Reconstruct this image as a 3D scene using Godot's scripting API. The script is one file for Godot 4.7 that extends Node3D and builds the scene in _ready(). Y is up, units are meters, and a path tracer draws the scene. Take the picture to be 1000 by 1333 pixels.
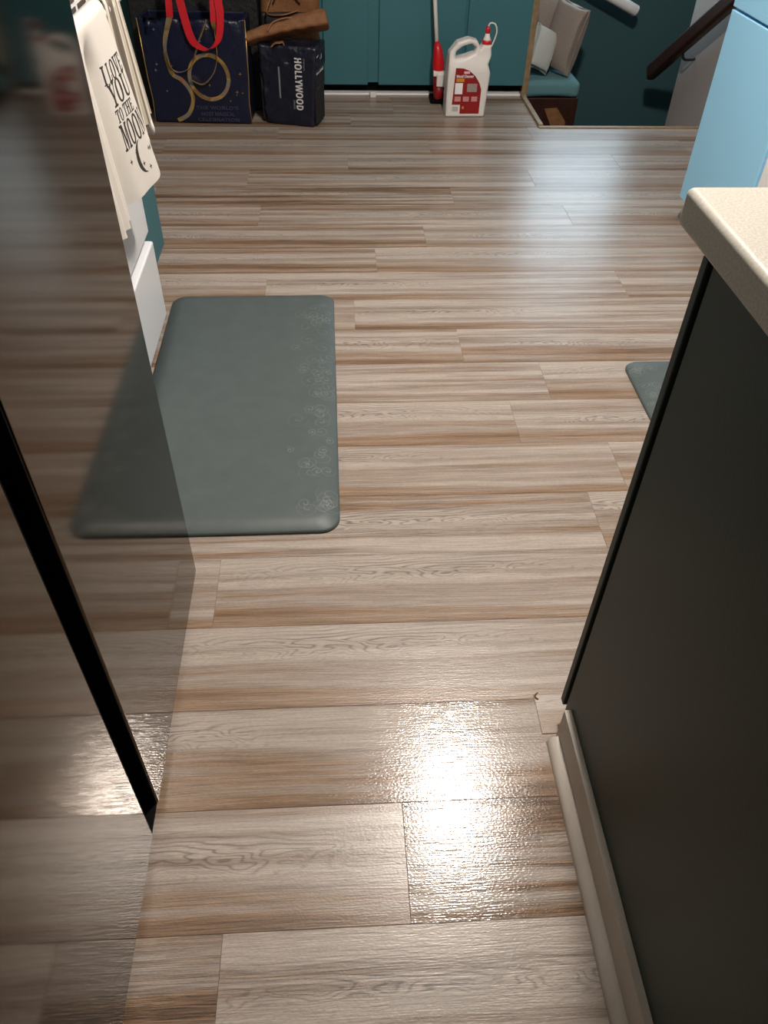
extends Node3D
# A kitchen seen from above: wood-look plank floor between a dark glossy refrigerator and a green peninsula.

const EYE := Vector3(0, 1.26, 0)
const ROW := 0.1915            # width of a floor plank
const ROW0 := -0.408           # z of a plank joint near the viewer
var used := {}
var M := {}
var rng := RandomNumberGenerator.new()

# ------------------------------------------------------------------ naming
func numbered(n: String) -> String:
	used[n] = used.get(n, -1) + 1
	return n if used[n] == 0 else "%s_%03d" % [n, used[n]]

func thing(called: String, label: String, category: String, at := Vector3.ZERO, turn := 0.0, group := "") -> Node3D:
	var o := Node3D.new()
	o.name = numbered(called)
	add_child(o)
	o.position = at
	o.rotation.y = turn
	o.set_meta("label", label)
	o.set_meta("category", category)
	if group: o.set_meta("group", group)
	return o

func part(called: String, mesh: Mesh, m: Material, parent: Node = null, at := Vector3.ZERO) -> MeshInstance3D:
	var o := MeshInstance3D.new()
	o.mesh = mesh
	o.material_override = m
	o.name = called if parent else numbered(called)
	(parent if parent else self).add_child(o, true)
	o.position = at
	return o

func struct(called: String, mesh: Mesh, m: Material, at := Vector3.ZERO) -> MeshInstance3D:
	var o := part(called, mesh, m, null, at)
	o.set_meta("kind", "structure")
	return o

# ------------------------------------------------------------------ materials
func mat(c: Color, rough := 0.6, metal := 0.0) -> StandardMaterial3D:
	var m := StandardMaterial3D.new()
	m.albedo_color = c
	m.roughness = rough
	m.metallic = metal
	return m

func rgb(r: int, g: int, b: int) -> Color:
	return Color(r / 255.0, g / 255.0, b / 255.0)

func noise_tex(freq: float, seed_: int, size := 256, octaves := 3) -> NoiseTexture2D:
	var n := FastNoiseLite.new()
	n.seed = seed_
	n.frequency = freq
	n.fractal_octaves = octaves
	var t := NoiseTexture2D.new()
	t.width = size; t.height = size
	t.seamless = true
	t.noise = n
	return t

func bumped(m: StandardMaterial3D, tex: Texture2D, scale: float, depth_cm: float) -> StandardMaterial3D:
	m.heightmap_enabled = true
	m.heightmap_texture = tex
	m.heightmap_scale = depth_cm
	m.uv1_triplanar = true
	m.uv1_scale = Vector3.ONE * scale
	return m

func detail(m: StandardMaterial3D, tex: Texture2D) -> StandardMaterial3D:
	m.albedo_texture = tex
	return m

func mottled(c: Color, d: Color, freq: float, seed_: int, rough: float, scale: float, size := 256) -> StandardMaterial3D:
	var t := noise_tex(freq, seed_, size, 4)
	var g := Gradient.new()
	g.set_color(0, c); g.set_color(1, d)
	t.color_ramp = g
	var m := mat(Color.WHITE, rough)
	m.albedo_texture = t
	m.uv1_triplanar = true
	m.uv1_scale = Vector3.ONE * scale
	return m

# plank print: greige wood with streaks, cathedrals and tan / brown edges
func plank_texture(k: int) -> ImageTexture:
	var W := 1536
	var H := 256
	var a := FastNoiseLite.new(); a.seed = 11 + k * 7; a.frequency = 1.0; a.fractal_octaves = 3
	var b := FastNoiseLite.new(); b.seed = 503 + k * 13; b.frequency = 1.0; b.fractal_octaves = 2
	var c := FastNoiseLite.new(); c.seed = 77 + k * 5; c.frequency = 1.0; c.fractal_type = FastNoiseLite.FRACTAL_NONE
	var r := RandomNumberGenerator.new(); r.seed = 900 + k
	var yc := r.randf_range(0.035, 0.085)
	var x0 := r.randf_range(0.1, 0.9)
	var reach := r.randf_range(0.25, 0.5)
	var kx := r.randf_range(5.0, 9.0) * (1.0 if r.randf() > 0.5 else -1.0)
	var tan_side := 1.0 if k % 4 != 3 else -1.0
	var warm := r.randf_range(-0.12, 0.12)
	if k == 7: warm = 0.22
	var light := Vector3(192, 181, 171)
	var grey := Vector3(166, 152, 141)
	var tan_ := Vector3(156, 129, 104)
	var brown := Vector3(108, 84, 66)
	var deep: float = {3: 1.35, 5: 1.3, 6: 1.2, 7: 1.7}.get(k, 1.0)
	var edge_w := r.randf_range(0.18, 0.48)
	var edge_at := r.randf_range(0.45, 0.72)
	var data := PackedByteArray()
	data.resize(W * H * 3)
	var at := 0
	for j in H:
		var y := (j + 0.5) / H * 0.19
		for i in W:
			var x := (i + 0.5) / W * 1.22
			var w := a.get_noise_2d(x * 1.5, y * 7.0) * 0.007
			var yy := y + w
			var band := a.get_noise_2d(x * 0.55 + 40.0, yy * 21.0) * 1.5
			var band2 := b.get_noise_2d(x * 0.9 + 9.0, yy * 110.0)
			var fine := b.get_noise_2d(x * 3.5, yy * 430.0)
			var pore := c.get_noise_2d(x * 9.0, yy * 800.0)
			var speck := c.get_noise_2d(x * 90.0, yy * 900.0)
			var v := y / 0.19 if tan_side > 0.0 else 1.0 - y / 0.19
			var edge := smoothstep(edge_at, edge_at + 0.35, v) - 0.35 * smoothstep(0.22, 0.0, v)
			var t := 0.30 + warm + edge * edge_w + band * 0.44 * deep + band2 * 0.13 * deep     # 0 pale .. 1 brown
			# cathedral figure on a pale stretch of the board
			var w2 := a.get_noise_2d(x * 4.0 + 7.0, y * 16.0) * 0.016
			var dx := (x - x0) / reach
			var dy := (y + w2 - yc)
			var mask := exp(-dx * dx) * exp(-pow(dy / 0.033, 2.0))
			var field := absf(dy) * 115.0 + (x - x0) * kx + w2 * 190.0
			var ring := fposmod(field, 1.0)
			var line := exp(-pow((ring - 0.5) / 0.15, 2.0)) * mask
			t = t - mask * 0.30
			var col: Vector3
			if t < 0.35:
				col = light.lerp(grey, clampf(t / 0.35, 0.0, 1.0))
			elif t < 0.7:
				col = grey.lerp(tan_, (t - 0.35) / 0.35)
			else:
				col = tan_.lerp(brown, clampf((t - 0.7) / 0.5, 0.0, 1.0))
			var s := 1.0 + fine * (0.10 + 0.12 * clampf(t, 0.0, 1.0)) * deep + minf(pore, 0.0) * (0.12 + 0.22 * clampf(t, 0.0, 1.0)) * deep + speck * 0.06 - line * 0.31
			col *= s
			data[at] = clampi(int(col.x), 0, 255)
			data[at + 1] = clampi(int(col.y), 0, 255)
			data[at + 2] = clampi(int(col.z), 0, 255)
			at += 3
	return ImageTexture.create_from_image(Image.create_from_data(W, H, false, Image.FORMAT_RGB8, data))

# fine relief of the floor: long brushed grain with a pebbled break-up
func plank_relief() -> ImageTexture:
	var W := 1536
	var H := 256
	var a := FastNoiseLite.new(); a.seed = 71; a.frequency = 1.0; a.fractal_octaves = 2
	var data := PackedByteArray()
	data.resize(W * H)
	for j in H:
		var y := (j + 0.5) / H * 0.19
		for i in W:
			var x := (i + 0.5) / W * 1.22
			var h := 0.5 + a.get_noise_2d(x * 14.0, y * 420.0) * 0.30 + a.get_noise_2d(x * 150.0 + 30.0, y * 300.0) * 0.22
			data[j * W + i] = clampi(int(h * 255.0), 0, 255)
	return ImageTexture.create_from_image(Image.create_from_data(W, H, false, Image.FORMAT_L8, data))

# ------------------------------------------------------------------ mesh tools
func start() -> SurfaceTool:
	var st := SurfaceTool.new()
	st.begin(Mesh.PRIMITIVE_TRIANGLES)
	return st

func tri(st: SurfaceTool, a: Vector3, b: Vector3, c: Vector3, out: Vector3) -> void:
	if (b - a).cross(c - a).dot(out) > 0.0:
		var t := b; b = c; c = t
	st.add_vertex(a); st.add_vertex(b); st.add_vertex(c)

func quad(st: SurfaceTool, a: Vector3, b: Vector3, c: Vector3, d: Vector3, out: Vector3) -> void:
	tri(st, a, b, c, out)
	tri(st, a, c, d, out)

# box with rounded edges, centred at "at", added to st
func add_box(st: SurfaceTool, at: Vector3, size: Vector3, r := 0.004, turn := Basis.IDENTITY) -> void:
	var h := size / 2.0
	r = minf(r, minf(h.x, minf(h.y, h.z)) * 0.98)
	var inner := h - Vector3.ONE * r
	for axis in 3:
		var u := (axis + 1) % 3
		var v := (axis + 2) % 3
		var cu := [-h[u], -h[u] + r * 0.45, -inner[u], inner[u], h[u] - r * 0.45, h[u]]
		var cv := [-h[v], -h[v] + r * 0.45, -inner[v], inner[v], h[v] - r * 0.45, h[v]]
		if r < 0.0025:
			cu = [-h[u], -inner[u], inner[u], h[u]]
			cv = [-h[v], -inner[v], inner[v], h[v]]
		for sgn in [-1.0, 1.0]:
			var pts := []
			for i in cu.size():
				var row := []
				for j in cv.size():
					var p := Vector3.ZERO
					p[axis] = h[axis] * sgn; p[u] = cu[i]; p[v] = cv[j]
					var q := p.clamp(-inner, inner)
					var n := (p - q).normalized()
					row.append([turn * (q + n * r) + at, turn * n])
				pts.append(row)
			for i in cu.size() - 1:
				for j in cv.size() - 1:
					var f := [pts[i][j], pts[i + 1][j], pts[i + 1][j + 1], pts[i][j + 1]]
					if sgn > 0: f.reverse()
					for k in [0, 1, 2, 0, 2, 3]:
						st.set_normal(f[k][1])
						st.add_vertex(f[k][0])

func box(size: Vector3, r := 0.004, at := Vector3.ZERO, turn := Basis.IDENTITY) -> ArrayMesh:
	var st := start()
	add_box(st, at, size, r, turn)
	return st.commit()

# box between two corners
func span(a: Vector3, b: Vector3, r := 0.004) -> ArrayMesh:
	return box((b - a).abs(), r, (a + b) / 2.0)

func add_tube(st: SurfaceTool, pts: Array, radii: Array, seg := 12) -> void:
	st.set_smooth_group(0)
	var rings := []
	var side := Vector3.ZERO
	for i in pts.size():
		var d: Vector3 = (pts[mini(i + 1, pts.size() - 1)] - pts[maxi(i - 1, 0)]).normalized()
		if side == Vector3.ZERO:
			side = d.cross(Vector3.UP if absf(d.y) < 0.9 else Vector3.RIGHT).normalized()
		side = (side - d * side.dot(d)).normalized()
		var up := d.cross(side)
		var ring := []
		for k in seg:
			var t := TAU * k / seg
			ring.append(pts[i] + (side * cos(t) + up * sin(t)) * float(radii[mini(i, radii.size() - 1)]))
		rings.append(ring)
	for i in pts.size() - 1:
		var mid: Vector3 = (pts[i] + pts[i + 1]) / 2.0
		for k in seg:
			var l := (k + 1) % seg
			quad(st, rings[i][k], rings[i][l], rings[i + 1][l], rings[i + 1][k], (rings[i][k] + rings[i + 1][l]) / 2.0 - mid)
	for e in [0, pts.size() - 1]:
		var out: Vector3 = (pts[e] - pts[1 if e == 0 else e - 1])
		for k in seg:
			tri(st, pts[e], rings[e][k], rings[e][(k + 1) % seg], out)

func tube(pts: Array, radii: Array, seg := 12) -> ArrayMesh:
	var st := start()
	add_tube(st, pts, radii, seg)
	st.generate_normals()
	return st.commit()

func smooth_path(pts: Array, n := 6) -> Array:
	var out := []
	for i in pts.size() - 1:
		var p0: Vector3 = pts[maxi(i - 1, 0)]
		var p3: Vector3 = pts[mini(i + 2, pts.size() - 1)]
		for k in n:
			out.append((pts[i] as Vector3).cubic_interpolate(pts[i + 1], p0, p3, float(k) / n))
	out.append(pts[-1])
	return out

func add_lathe(st: SurfaceTool, prof: Array, at := Vector3.ZERO, seg := 24, turn := Basis.IDENTITY) -> void:
	for i in prof.size() - 1:
		var p: Vector2 = prof[i]
		var q: Vector2 = prof[i + 1]
		var n2 := Vector2(q.y - p.y, p.x - q.x)
		for k in seg:
			var t0 := TAU * k / seg
			var t1 := TAU * (k + 1) / seg
			var d0 := Vector3(cos(t0), 0, sin(t0))
			var d1 := Vector3(cos(t1), 0, sin(t1))
			var out := ((d0 + d1).normalized() * n2.x + Vector3.UP * n2.y)
			quad(st, turn * (d0 * p.x + Vector3.UP * p.y) + at, turn * (d1 * p.x + Vector3.UP * p.y) + at,
				turn * (d1 * q.x + Vector3.UP * q.y) + at, turn * (d0 * q.x + Vector3.UP * q.y) + at, turn * out)

func lathe(prof: Array, seg := 24) -> ArrayMesh:
	var st := start()
	st.set_smooth_group(0)
	add_lathe(st, prof, Vector3.ZERO, seg)
	st.generate_normals()
	return st.commit()

# flat strap: box section swept along a path; "wide" is its width direction
func add_strap(st: SurfaceTool, pts: Array, wide: Array, thick: float) -> void:
	st.set_smooth_group(0)
	var rings := []
	for i in pts.size():
		var d: Vector3 = (pts[mini(i + 1, pts.size() - 1)] - pts[maxi(i - 1, 0)]).normalized()
		var w: Vector3 = wide[mini(i, wide.size() - 1)]
		w = w - d * w.dot(d)
		var n := d.cross(w).normalized() * thick / 2.0
		rings.append([pts[i] - w / 2 - n, pts[i] + w / 2 - n, pts[i] + w / 2 + n, pts[i] - w / 2 + n])
	for i in pts.size() - 1:
		var mid: Vector3 = (pts[i] + pts[i + 1]) / 2.0
		for k in 4:
			var l := (k + 1) % 4
			st.set_smooth_group(k + 1)
			quad(st, rings[i][k], rings[i][l], rings[i + 1][l], rings[i + 1][k], (rings[i][k] + rings[i + 1][l] + rings[i][l] + rings[i + 1][k]) / 4.0 - mid)
	st.set_smooth_group(9)
	for e in [0, pts.size() - 1]:
		quad(st, rings[e][0], rings[e][1], rings[e][2], rings[e][3], pts[e] - pts[1 if e == 0 else e - 1])

func strap(pts: Array, wide: Array, thick: float) -> ArrayMesh:
	var st := start()
	add_strap(st, pts, wide, thick)
	st.generate_normals()
	return st.commit()

# polygon in the xy plane pulled from z = 0 to z = depth
func extrude(poly: PackedVector2Array, depth: float, place := Transform3D.IDENTITY) -> ArrayMesh:
	var st := start()
	st.set_smooth_group(-1)
	var idx := Geometry2D.triangulate_polygon(poly)
	for i in range(0, idx.size(), 3):
		for z in [0.0, depth]:
			var a: Vector2 = poly[idx[i]]; var b: Vector2 = poly[idx[i + 1]]; var c: Vector2 = poly[idx[i + 2]]
			tri(st, place * Vector3(a.x, a.y, z), place * Vector3(b.x, b.y, z), place * Vector3(c.x, c.y, z), place.basis * Vector3(0, 0, z - depth / 2.0))
	var ccw := not Geometry2D.is_polygon_clockwise(poly)
	for i in poly.size():
		var p: Vector2 = poly[i]
		var q: Vector2 = poly[(i + 1) % poly.size()]
		var n := Vector2(q.y - p.y, p.x - q.x) * (1.0 if ccw else -1.0)
		quad(st, place * Vector3(p.x, p.y, 0), place * Vector3(q.x, q.y, 0), place * Vector3(q.x, q.y, depth), place * Vector3(p.x, p.y, depth), place.basis * Vector3(n.x, n.y, 0))
	st.generate_normals()
	return st.commit()

# sheet of cloth: f(u, v) -> point; given a thickness and closed round its rim
func sheet(nu: int, nv: int, f: Callable, thick: float) -> ArrayMesh:
	var st := start()
	var p := []
	for i in nu + 1:
		var row := []
		for j in nv + 1: row.append(f.call(float(i) / nu, float(j) / nv))
		p.append(row)
	var nrm := []
	for i in nu + 1:
		var row := []
		for j in nv + 1:
			var du: Vector3 = p[mini(i + 1, nu)][j] - p[maxi(i - 1, 0)][j]
			var dv: Vector3 = p[i][mini(j + 1, nv)] - p[i][maxi(j - 1, 0)]
			row.append(du.cross(dv).normalized())
		nrm.append(row)
	for sgn in [-1.0, 1.0]:
		for i in nu:
			for j in nv:
				var c := [[i, j], [i + 1, j], [i + 1, j + 1], [i, j + 1]]
				var face := [0, 1, 2, 0, 2, 3] if sgn < 0 else [0, 2, 1, 0, 3, 2]
				for k in face:
					var ij = c[k]
					st.set_normal(nrm[ij[0]][ij[1]] * sgn)
					st.set_uv(Vector2(float(ij[0]) / nu, float(ij[1]) / nv))
					st.add_vertex(p[ij[0]][ij[1]] + nrm[ij[0]][ij[1]] * (sgn * thick / 2.0))
	var rim := []
	for i in nu: rim.append([i, 0, i + 1, 0])
	for i in nu: rim.append([i, nv, i + 1, nv])
	for j in nv: rim.append([0, j, 0, j + 1])
	for j in nv: rim.append([nu, j, nu, j + 1])
	for e in rim:
		var a: Vector3 = p[e[0]][e[1]]; var b: Vector3 = p[e[2]][e[3]]
		var na: Vector3 = nrm[e[0]][e[1]] * thick / 2.0; var nb: Vector3 = nrm[e[2]][e[3]] * thick / 2.0
		var out := (b - a).cross(na).normalized()
		var mid: Vector3 = p[nu / 2][nv / 2]
		if out.dot(a - mid) < 0: out = -out
		var f4 := [a - na, b - nb, b + nb, a + na]
		if (f4[1] - f4[0]).cross(f4[2] - f4[0]).dot(out) > 0: f4.reverse()
		for k in [0, 1, 2, 0, 2, 3]:
			st.set_normal(out)
			st.set_uv(Vector2(float(e[0]) / nu, float(e[1]) / nv))
			st.add_vertex(f4[k])
	return st.commit()

# surface nets of a distance field
func nets(lo: Vector3, hi: Vector3, cell: float, f: Callable) -> ArrayMesh:
	var n := Vector3i(((hi - lo) / cell).ceil()) + Vector3i.ONE
	var val := PackedFloat32Array()
	val.resize(n.x * n.y * n.z)
	var sx := n.y * n.z
	var sy := n.z
	for i in n.x:
		for j in n.y:
			for k in n.z:
				val[i * sx + j * sy + k] = f.call(lo + Vector3(i, j, k) * cell)
	var id := PackedInt32Array()
	id.resize(val.size())
	id.fill(-1)
	var verts := PackedVector3Array()
	var off := [0, 1, sy, sy + 1, sx, sx + 1, sx + sy, sx + sy + 1]
	var edges := [[0, 1], [2, 3], [4, 5], [6, 7], [0, 2], [1, 3], [4, 6], [5, 7], [0, 4], [1, 5], [2, 6], [3, 7]]
	for i in n.x - 1:
		for j in n.y - 1:
			for k in n.z - 1:
				var o := i * sx + j * sy + k
				var neg := 0
				for c in 8:
					if val[o + off[c]] < 0.0: neg += 1
				if neg == 0 or neg == 8: continue
				var sum := Vector3.ZERO
				var cnt := 0
				for e in edges:
					var a := val[o + off[e[0]]]
					var b := val[o + off[e[1]]]
					if (a < 0.0) != (b < 0.0):
						var t := a / (a - b)
						var pa := Vector3(e[0] >> 2, (e[0] >> 1) & 1, e[0] & 1)
						var pb := Vector3(e[1] >> 2, (e[1] >> 1) & 1, e[1] & 1)
						sum += pa.lerp(pb, t)
						cnt += 1
				id[o] = verts.size()
				verts.append(lo + (Vector3(i, j, k) + sum / cnt) * cell)
	var index := PackedInt32Array()
	for i in range(1, n.x - 1):
		for j in range(1, n.y - 1):
			for k in range(1, n.z - 1):
				var o := i * sx + j * sy + k
				for ax in 3:
					var step: int = [sx, sy, 1][ax]
					var u: int = [sy, 1, sx][ax]
					var v: int = [1, sx, sy][ax]
					var a := val[o]
					var b := val[o + step]
					if (a < 0.0) == (b < 0.0): continue
					var q := [id[o - u - v], id[o - v], id[o], id[o - u]]
					if q.has(-1): continue
					if a < 0.0: index.append_array(PackedInt32Array([q[0], q[2], q[1], q[0], q[3], q[2]]))
					else: index.append_array(PackedInt32Array([q[0], q[1], q[2], q[0], q[2], q[3]]))
	var normals := PackedVector3Array()
	var e := cell * 0.5
	for p in verts:
		normals.append(Vector3(f.call(p + Vector3(e, 0, 0)) - f.call(p - Vector3(e, 0, 0)), f.call(p + Vector3(0, e, 0)) - f.call(p - Vector3(0, e, 0)), f.call(p + Vector3(0, 0, e)) - f.call(p - Vector3(0, 0, e))).normalized())
	var arr := []
	arr.resize(Mesh.ARRAY_MAX)
	arr[Mesh.ARRAY_VERTEX] = verts
	arr[Mesh.ARRAY_NORMAL] = normals
	arr[Mesh.ARRAY_INDEX] = index
	var m := ArrayMesh.new()
	m.add_surface_from_arrays(Mesh.PRIMITIVE_TRIANGLES, arr)
	return m

func sd_box(p: Vector3, c: Vector3, h: Vector3, r: float) -> float:
	var q := (p - c).abs() - h + Vector3.ONE * r
	return q.max(Vector3.ZERO).length() + minf(maxf(q.x, maxf(q.y, q.z)), 0.0) - r

func sd_cap(p: Vector3, a: Vector3, b: Vector3, ra: float, rb: float) -> float:
	var t := clampf((p - a).dot(b - a) / (b - a).length_squared(), 0.0, 1.0)
	return (p - a.lerp(b, t)).length() - lerpf(ra, rb, t)

func smin(a: float, b: float, k: float) -> float:
	var h := maxf(k - absf(a - b), 0.0) / k
	return minf(a, b) - h * h * k * 0.25

func sd_poly(p: Vector2, v: PackedVector2Array) -> float:
	var d := (p - v[0]).length_squared()
	var s := 1.0
	var j := v.size() - 1
	for i in v.size():
		var e := v[j] - v[i]
		var w := p - v[i]
		var b := w - e * clampf(w.dot(e) / e.length_squared(), 0.0, 1.0)
		d = minf(d, b.length_squared())
		var c1 := p.y >= v[i].y
		var c2 := p.y < v[j].y
		var c3 := e.x * w.y > e.y * w.x
		if (c1 and c2 and c3) or (not c1 and not c2 and not c3): s = -s
		j = i
	return s * sqrt(d)

var fonts := {}
func font(style: String) -> SystemFont:
	if not fonts.has(style):
		var f := SystemFont.new()
		f.font_names = PackedStringArray(["Droid Serif" if style.begins_with("serif") else "Droid Sans"])
		f.font_weight = 700 if style.ends_with("bold") else 400
		fonts[style] = f
	return fonts[style]

# raised lettering: text meshes of the wanted width, laid by "map" from flat (x, y, z) with (0, 0) at the text's middle
func lettering(text: String, width: float, height: float, depth: float, style: String, map: Callable) -> ArrayMesh:
	var t := TextMesh.new()
	t.text = text
	t.font = font(style)
	t.font_size = 64
	t.pixel_size = 0.01
	t.depth = 1.0
	t.curve_step = 4.0
	var s := t.surface_get_arrays(0)
	var v: PackedVector3Array = s[Mesh.ARRAY_VERTEX]
	var lo := v[0]
	var hi := v[0]
	for p in v:
		lo = lo.min(p); hi = hi.max(p)
	var mid := (lo + hi) / 2.0
	var st := start()
	st.set_smooth_group(-1)
	var ix: PackedInt32Array = s[Mesh.ARRAY_INDEX]
	for i in ix:
		var q := v[i] - mid
		st.add_vertex(map.call(Vector3(q.x / (hi.x - lo.x) * width, q.y / (hi.y - lo.y) * height, (q.z / (hi.z - lo.z) + 0.5) * depth)))
	st.generate_normals()
	return st.commit()

# ------------------------------------------------------------------ build
func _ready() -> void:
	rng.seed = 4
	# ---- camera, environment, lamp
	var cam := Camera3D.new()
	cam.name = "camera"
	cam.fov = 67.096
	cam.near = 0.02
	cam.position = EYE
	cam.basis = Basis.from_euler(Vector3(deg_to_rad(-43.797), deg_to_rad(-4.230), deg_to_rad(1.601)))
	add_child(cam)
	var env := Environment.new()
	env.background_mode = Environment.BG_COLOR
	env.background_color = Color(0.02, 0.02, 0.025)
	env.tonemap_mode = Environment.TONE_MAPPER_LINEAR
	env.tonemap_exposure = 1.0
	env.sdfgi_enabled = true
	env.ssao_enabled = true
	env.ssil_enabled = true
	var we := WorldEnvironment.new()
	we.name = "surroundings"
	we.environment = env
	add_child(we)
	var lamp_at := Vector3(0.49, 2.40, -1.72)
	var bulb := OmniLight3D.new()
	bulb.name = "ceiling_lamp_glow"
	bulb.light_color = Color(1.0, 0.955, 0.91)
	bulb.light_energy = 6.0
	bulb.light_size = 0.10
	bulb.omni_range = 14.0
	bulb.omni_attenuation = 2.0
	bulb.shadow_enabled = true
	bulb.position = lamp_at + Vector3(0, -0.035, 0)
	add_child(bulb)
	var dusk := AreaLight3D.new()
	dusk.name = "stair_window_glow"
	dusk.area_size = Vector2(0.62, 0.75)
	dusk.light_color = Color(0.82, 0.93, 1.0)
	dusk.light_energy = 0.9
	dusk.area_range = 14.0
	dusk.shadow_enabled = true
	dusk.position = Vector3(1.64, 0.95, -5.36)
	dusk.rotation.y = PI
	add_child(dusk)

	make_materials()
	setting()
	floor_planks()
	refrigerator()
	peninsula()
	far_cabinet()
	stove()
	right_run()
	mats()
	towels()
	tote_bag()
	studio_bag()
	brown_bag()
	cleaning()
	stairwell()
	small_things()

func make_materials() -> void:
	var fine := noise_tex(0.08, 3)
	var grain := noise_tex(0.02, 9)
	var leather := noise_tex(0.12, 21, 256, 2)
	M.wall = bumped(mat(rgb(96, 112, 114), 0.85), fine, 6.0, 0.03)
	M.pale_wall = bumped(mat(rgb(222, 220, 222), 0.8), fine, 6.0, 0.03)
	M.grey_wall = bumped(mat(rgb(168, 160, 155), 0.85), fine, 6.0, 0.03)
	M.ceiling = mat(rgb(190, 190, 190), 0.9)
	M.dark_teal_wall = bumped(mat(rgb(50, 84, 90), 0.75), fine, 5.0, 0.03)
	M.teal = bumped(mat(rgb(54, 106, 115), 0.55), fine, 8.0, 0.012)
	M.green = bumped(mat(rgb(35, 52, 45), 0.5), fine, 8.0, 0.012)
	M.blue = bumped(mat(rgb(156, 216, 250), 0.5), fine, 8.0, 0.012)
	M.white = mat(rgb(240, 240, 240), 0.35)
	M.appliance = mat(rgb(222, 224, 228), 0.35)
	M.black = mat(rgb(13, 13, 14), 0.6)
	M.black.metallic_specular = 0.15
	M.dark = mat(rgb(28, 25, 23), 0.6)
	M.slot = mat(rgb(70, 60, 52), 0.7)
	M.steel = mat(rgb(88, 78, 66), 0.075, 1.0)
	M.base = mottled(rgb(186, 179, 168), rgb(206, 198, 188), 0.01, 5, 0.55, 2.0)
	M.top = mottled(rgb(164, 160, 150), rgb(206, 202, 192), 0.22, 6, 0.4, 5.0)
	M.trim_wood = mottled(rgb(124, 102, 74), rgb(160, 136, 104), 0.02, 8, 0.45, 4.0)
	M.dark_wood = mottled(rgb(44, 24, 18), rgb(66, 36, 26), 0.02, 8, 0.4, 4.0)
	M.brown_wood = mottled(rgb(120, 84, 54), rgb(148, 106, 70), 0.02, 18, 0.5, 4.0)
	M.sub = mat(rgb(60, 50, 42), 0.9)
	M.mat_edge = bumped(mat(rgb(94, 104, 102), 0.6), leather, 14.0, 0.03)
	M.navy = bumped(mat(rgb(12, 19, 46), 0.4), grain, 5.0, 0.15)
	M.navy_dark = bumped(mat(rgb(15, 19, 36), 0.4), grain, 6.0, 0.2)
	M.black_cloth = bumped(mat(rgb(22, 22, 25), 0.6), grain, 6.0, 0.2)
	M.gold = mat(rgb(196, 160, 96), 0.3, 0.7)
	M.pale_print = mat(rgb(205, 205, 205), 0.6)
	M.red_ribbon = mat(rgb(196, 22, 36), 0.5)
	M.red = mat(rgb(196, 20, 30), 0.35)
	M.label_red = mat(rgb(140, 16, 20), 0.45)
	M.plastic = mat(rgb(226, 220, 216), 0.4)
	M.amber = mat(rgb(206, 140, 50), 0.5)
	M.grey_print = mat(rgb(120, 125, 130), 0.6)
	M.dim_print = mat(rgb(62, 66, 92), 0.6)
	M.pink_print = mat(rgb(236, 190, 190), 0.6)
	M.leather = bumped(mottled(rgb(96, 60, 32), rgb(146, 98, 56), 0.05, 31, 0.7, 4.0), leather, 10.0, 0.05)
	M.cream = bumped(mat(rgb(210, 204, 196), 0.85), noise_tex(0.35, 41), 10.0, 0.03)
	M.ink = mat(rgb(46, 40, 38), 0.8)
	M.pillow = bumped(mottled(rgb(132, 120, 112), rgb(172, 160, 150), 0.05, 51, 0.9, 6.0), leather, 12.0, 0.05)
	M.pillow_pale = bumped(mat(rgb(196, 200, 196), 0.9), leather, 12.0, 0.05)
	M.seat = bumped(mat(rgb(96, 140, 148), 0.8), fine, 20.0, 0.03)
	# rainbow foil of the tote's print: bands of gold, green and silver
	var g := Gradient.new()
	g.offsets = PackedFloat32Array([0.0, 0.3, 0.45, 0.55, 0.7, 1.0])
	g.colors = PackedColorArray([rgb(170, 150, 120), rgb(150, 120, 70), rgb(220, 170, 90), rgb(160, 150, 120), rgb(150, 150, 150), rgb(200, 120, 70)])
	var gt := noise_tex(0.012, 61, 256, 2)
	gt.color_ramp = g
	M.foil = mat(Color.WHITE, 0.3, 0.55)
	M.foil.albedo_texture = gt
	M.foil.uv1_triplanar = true
	M.foil.uv1_scale = Vector3.ONE * 2.2

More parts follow.
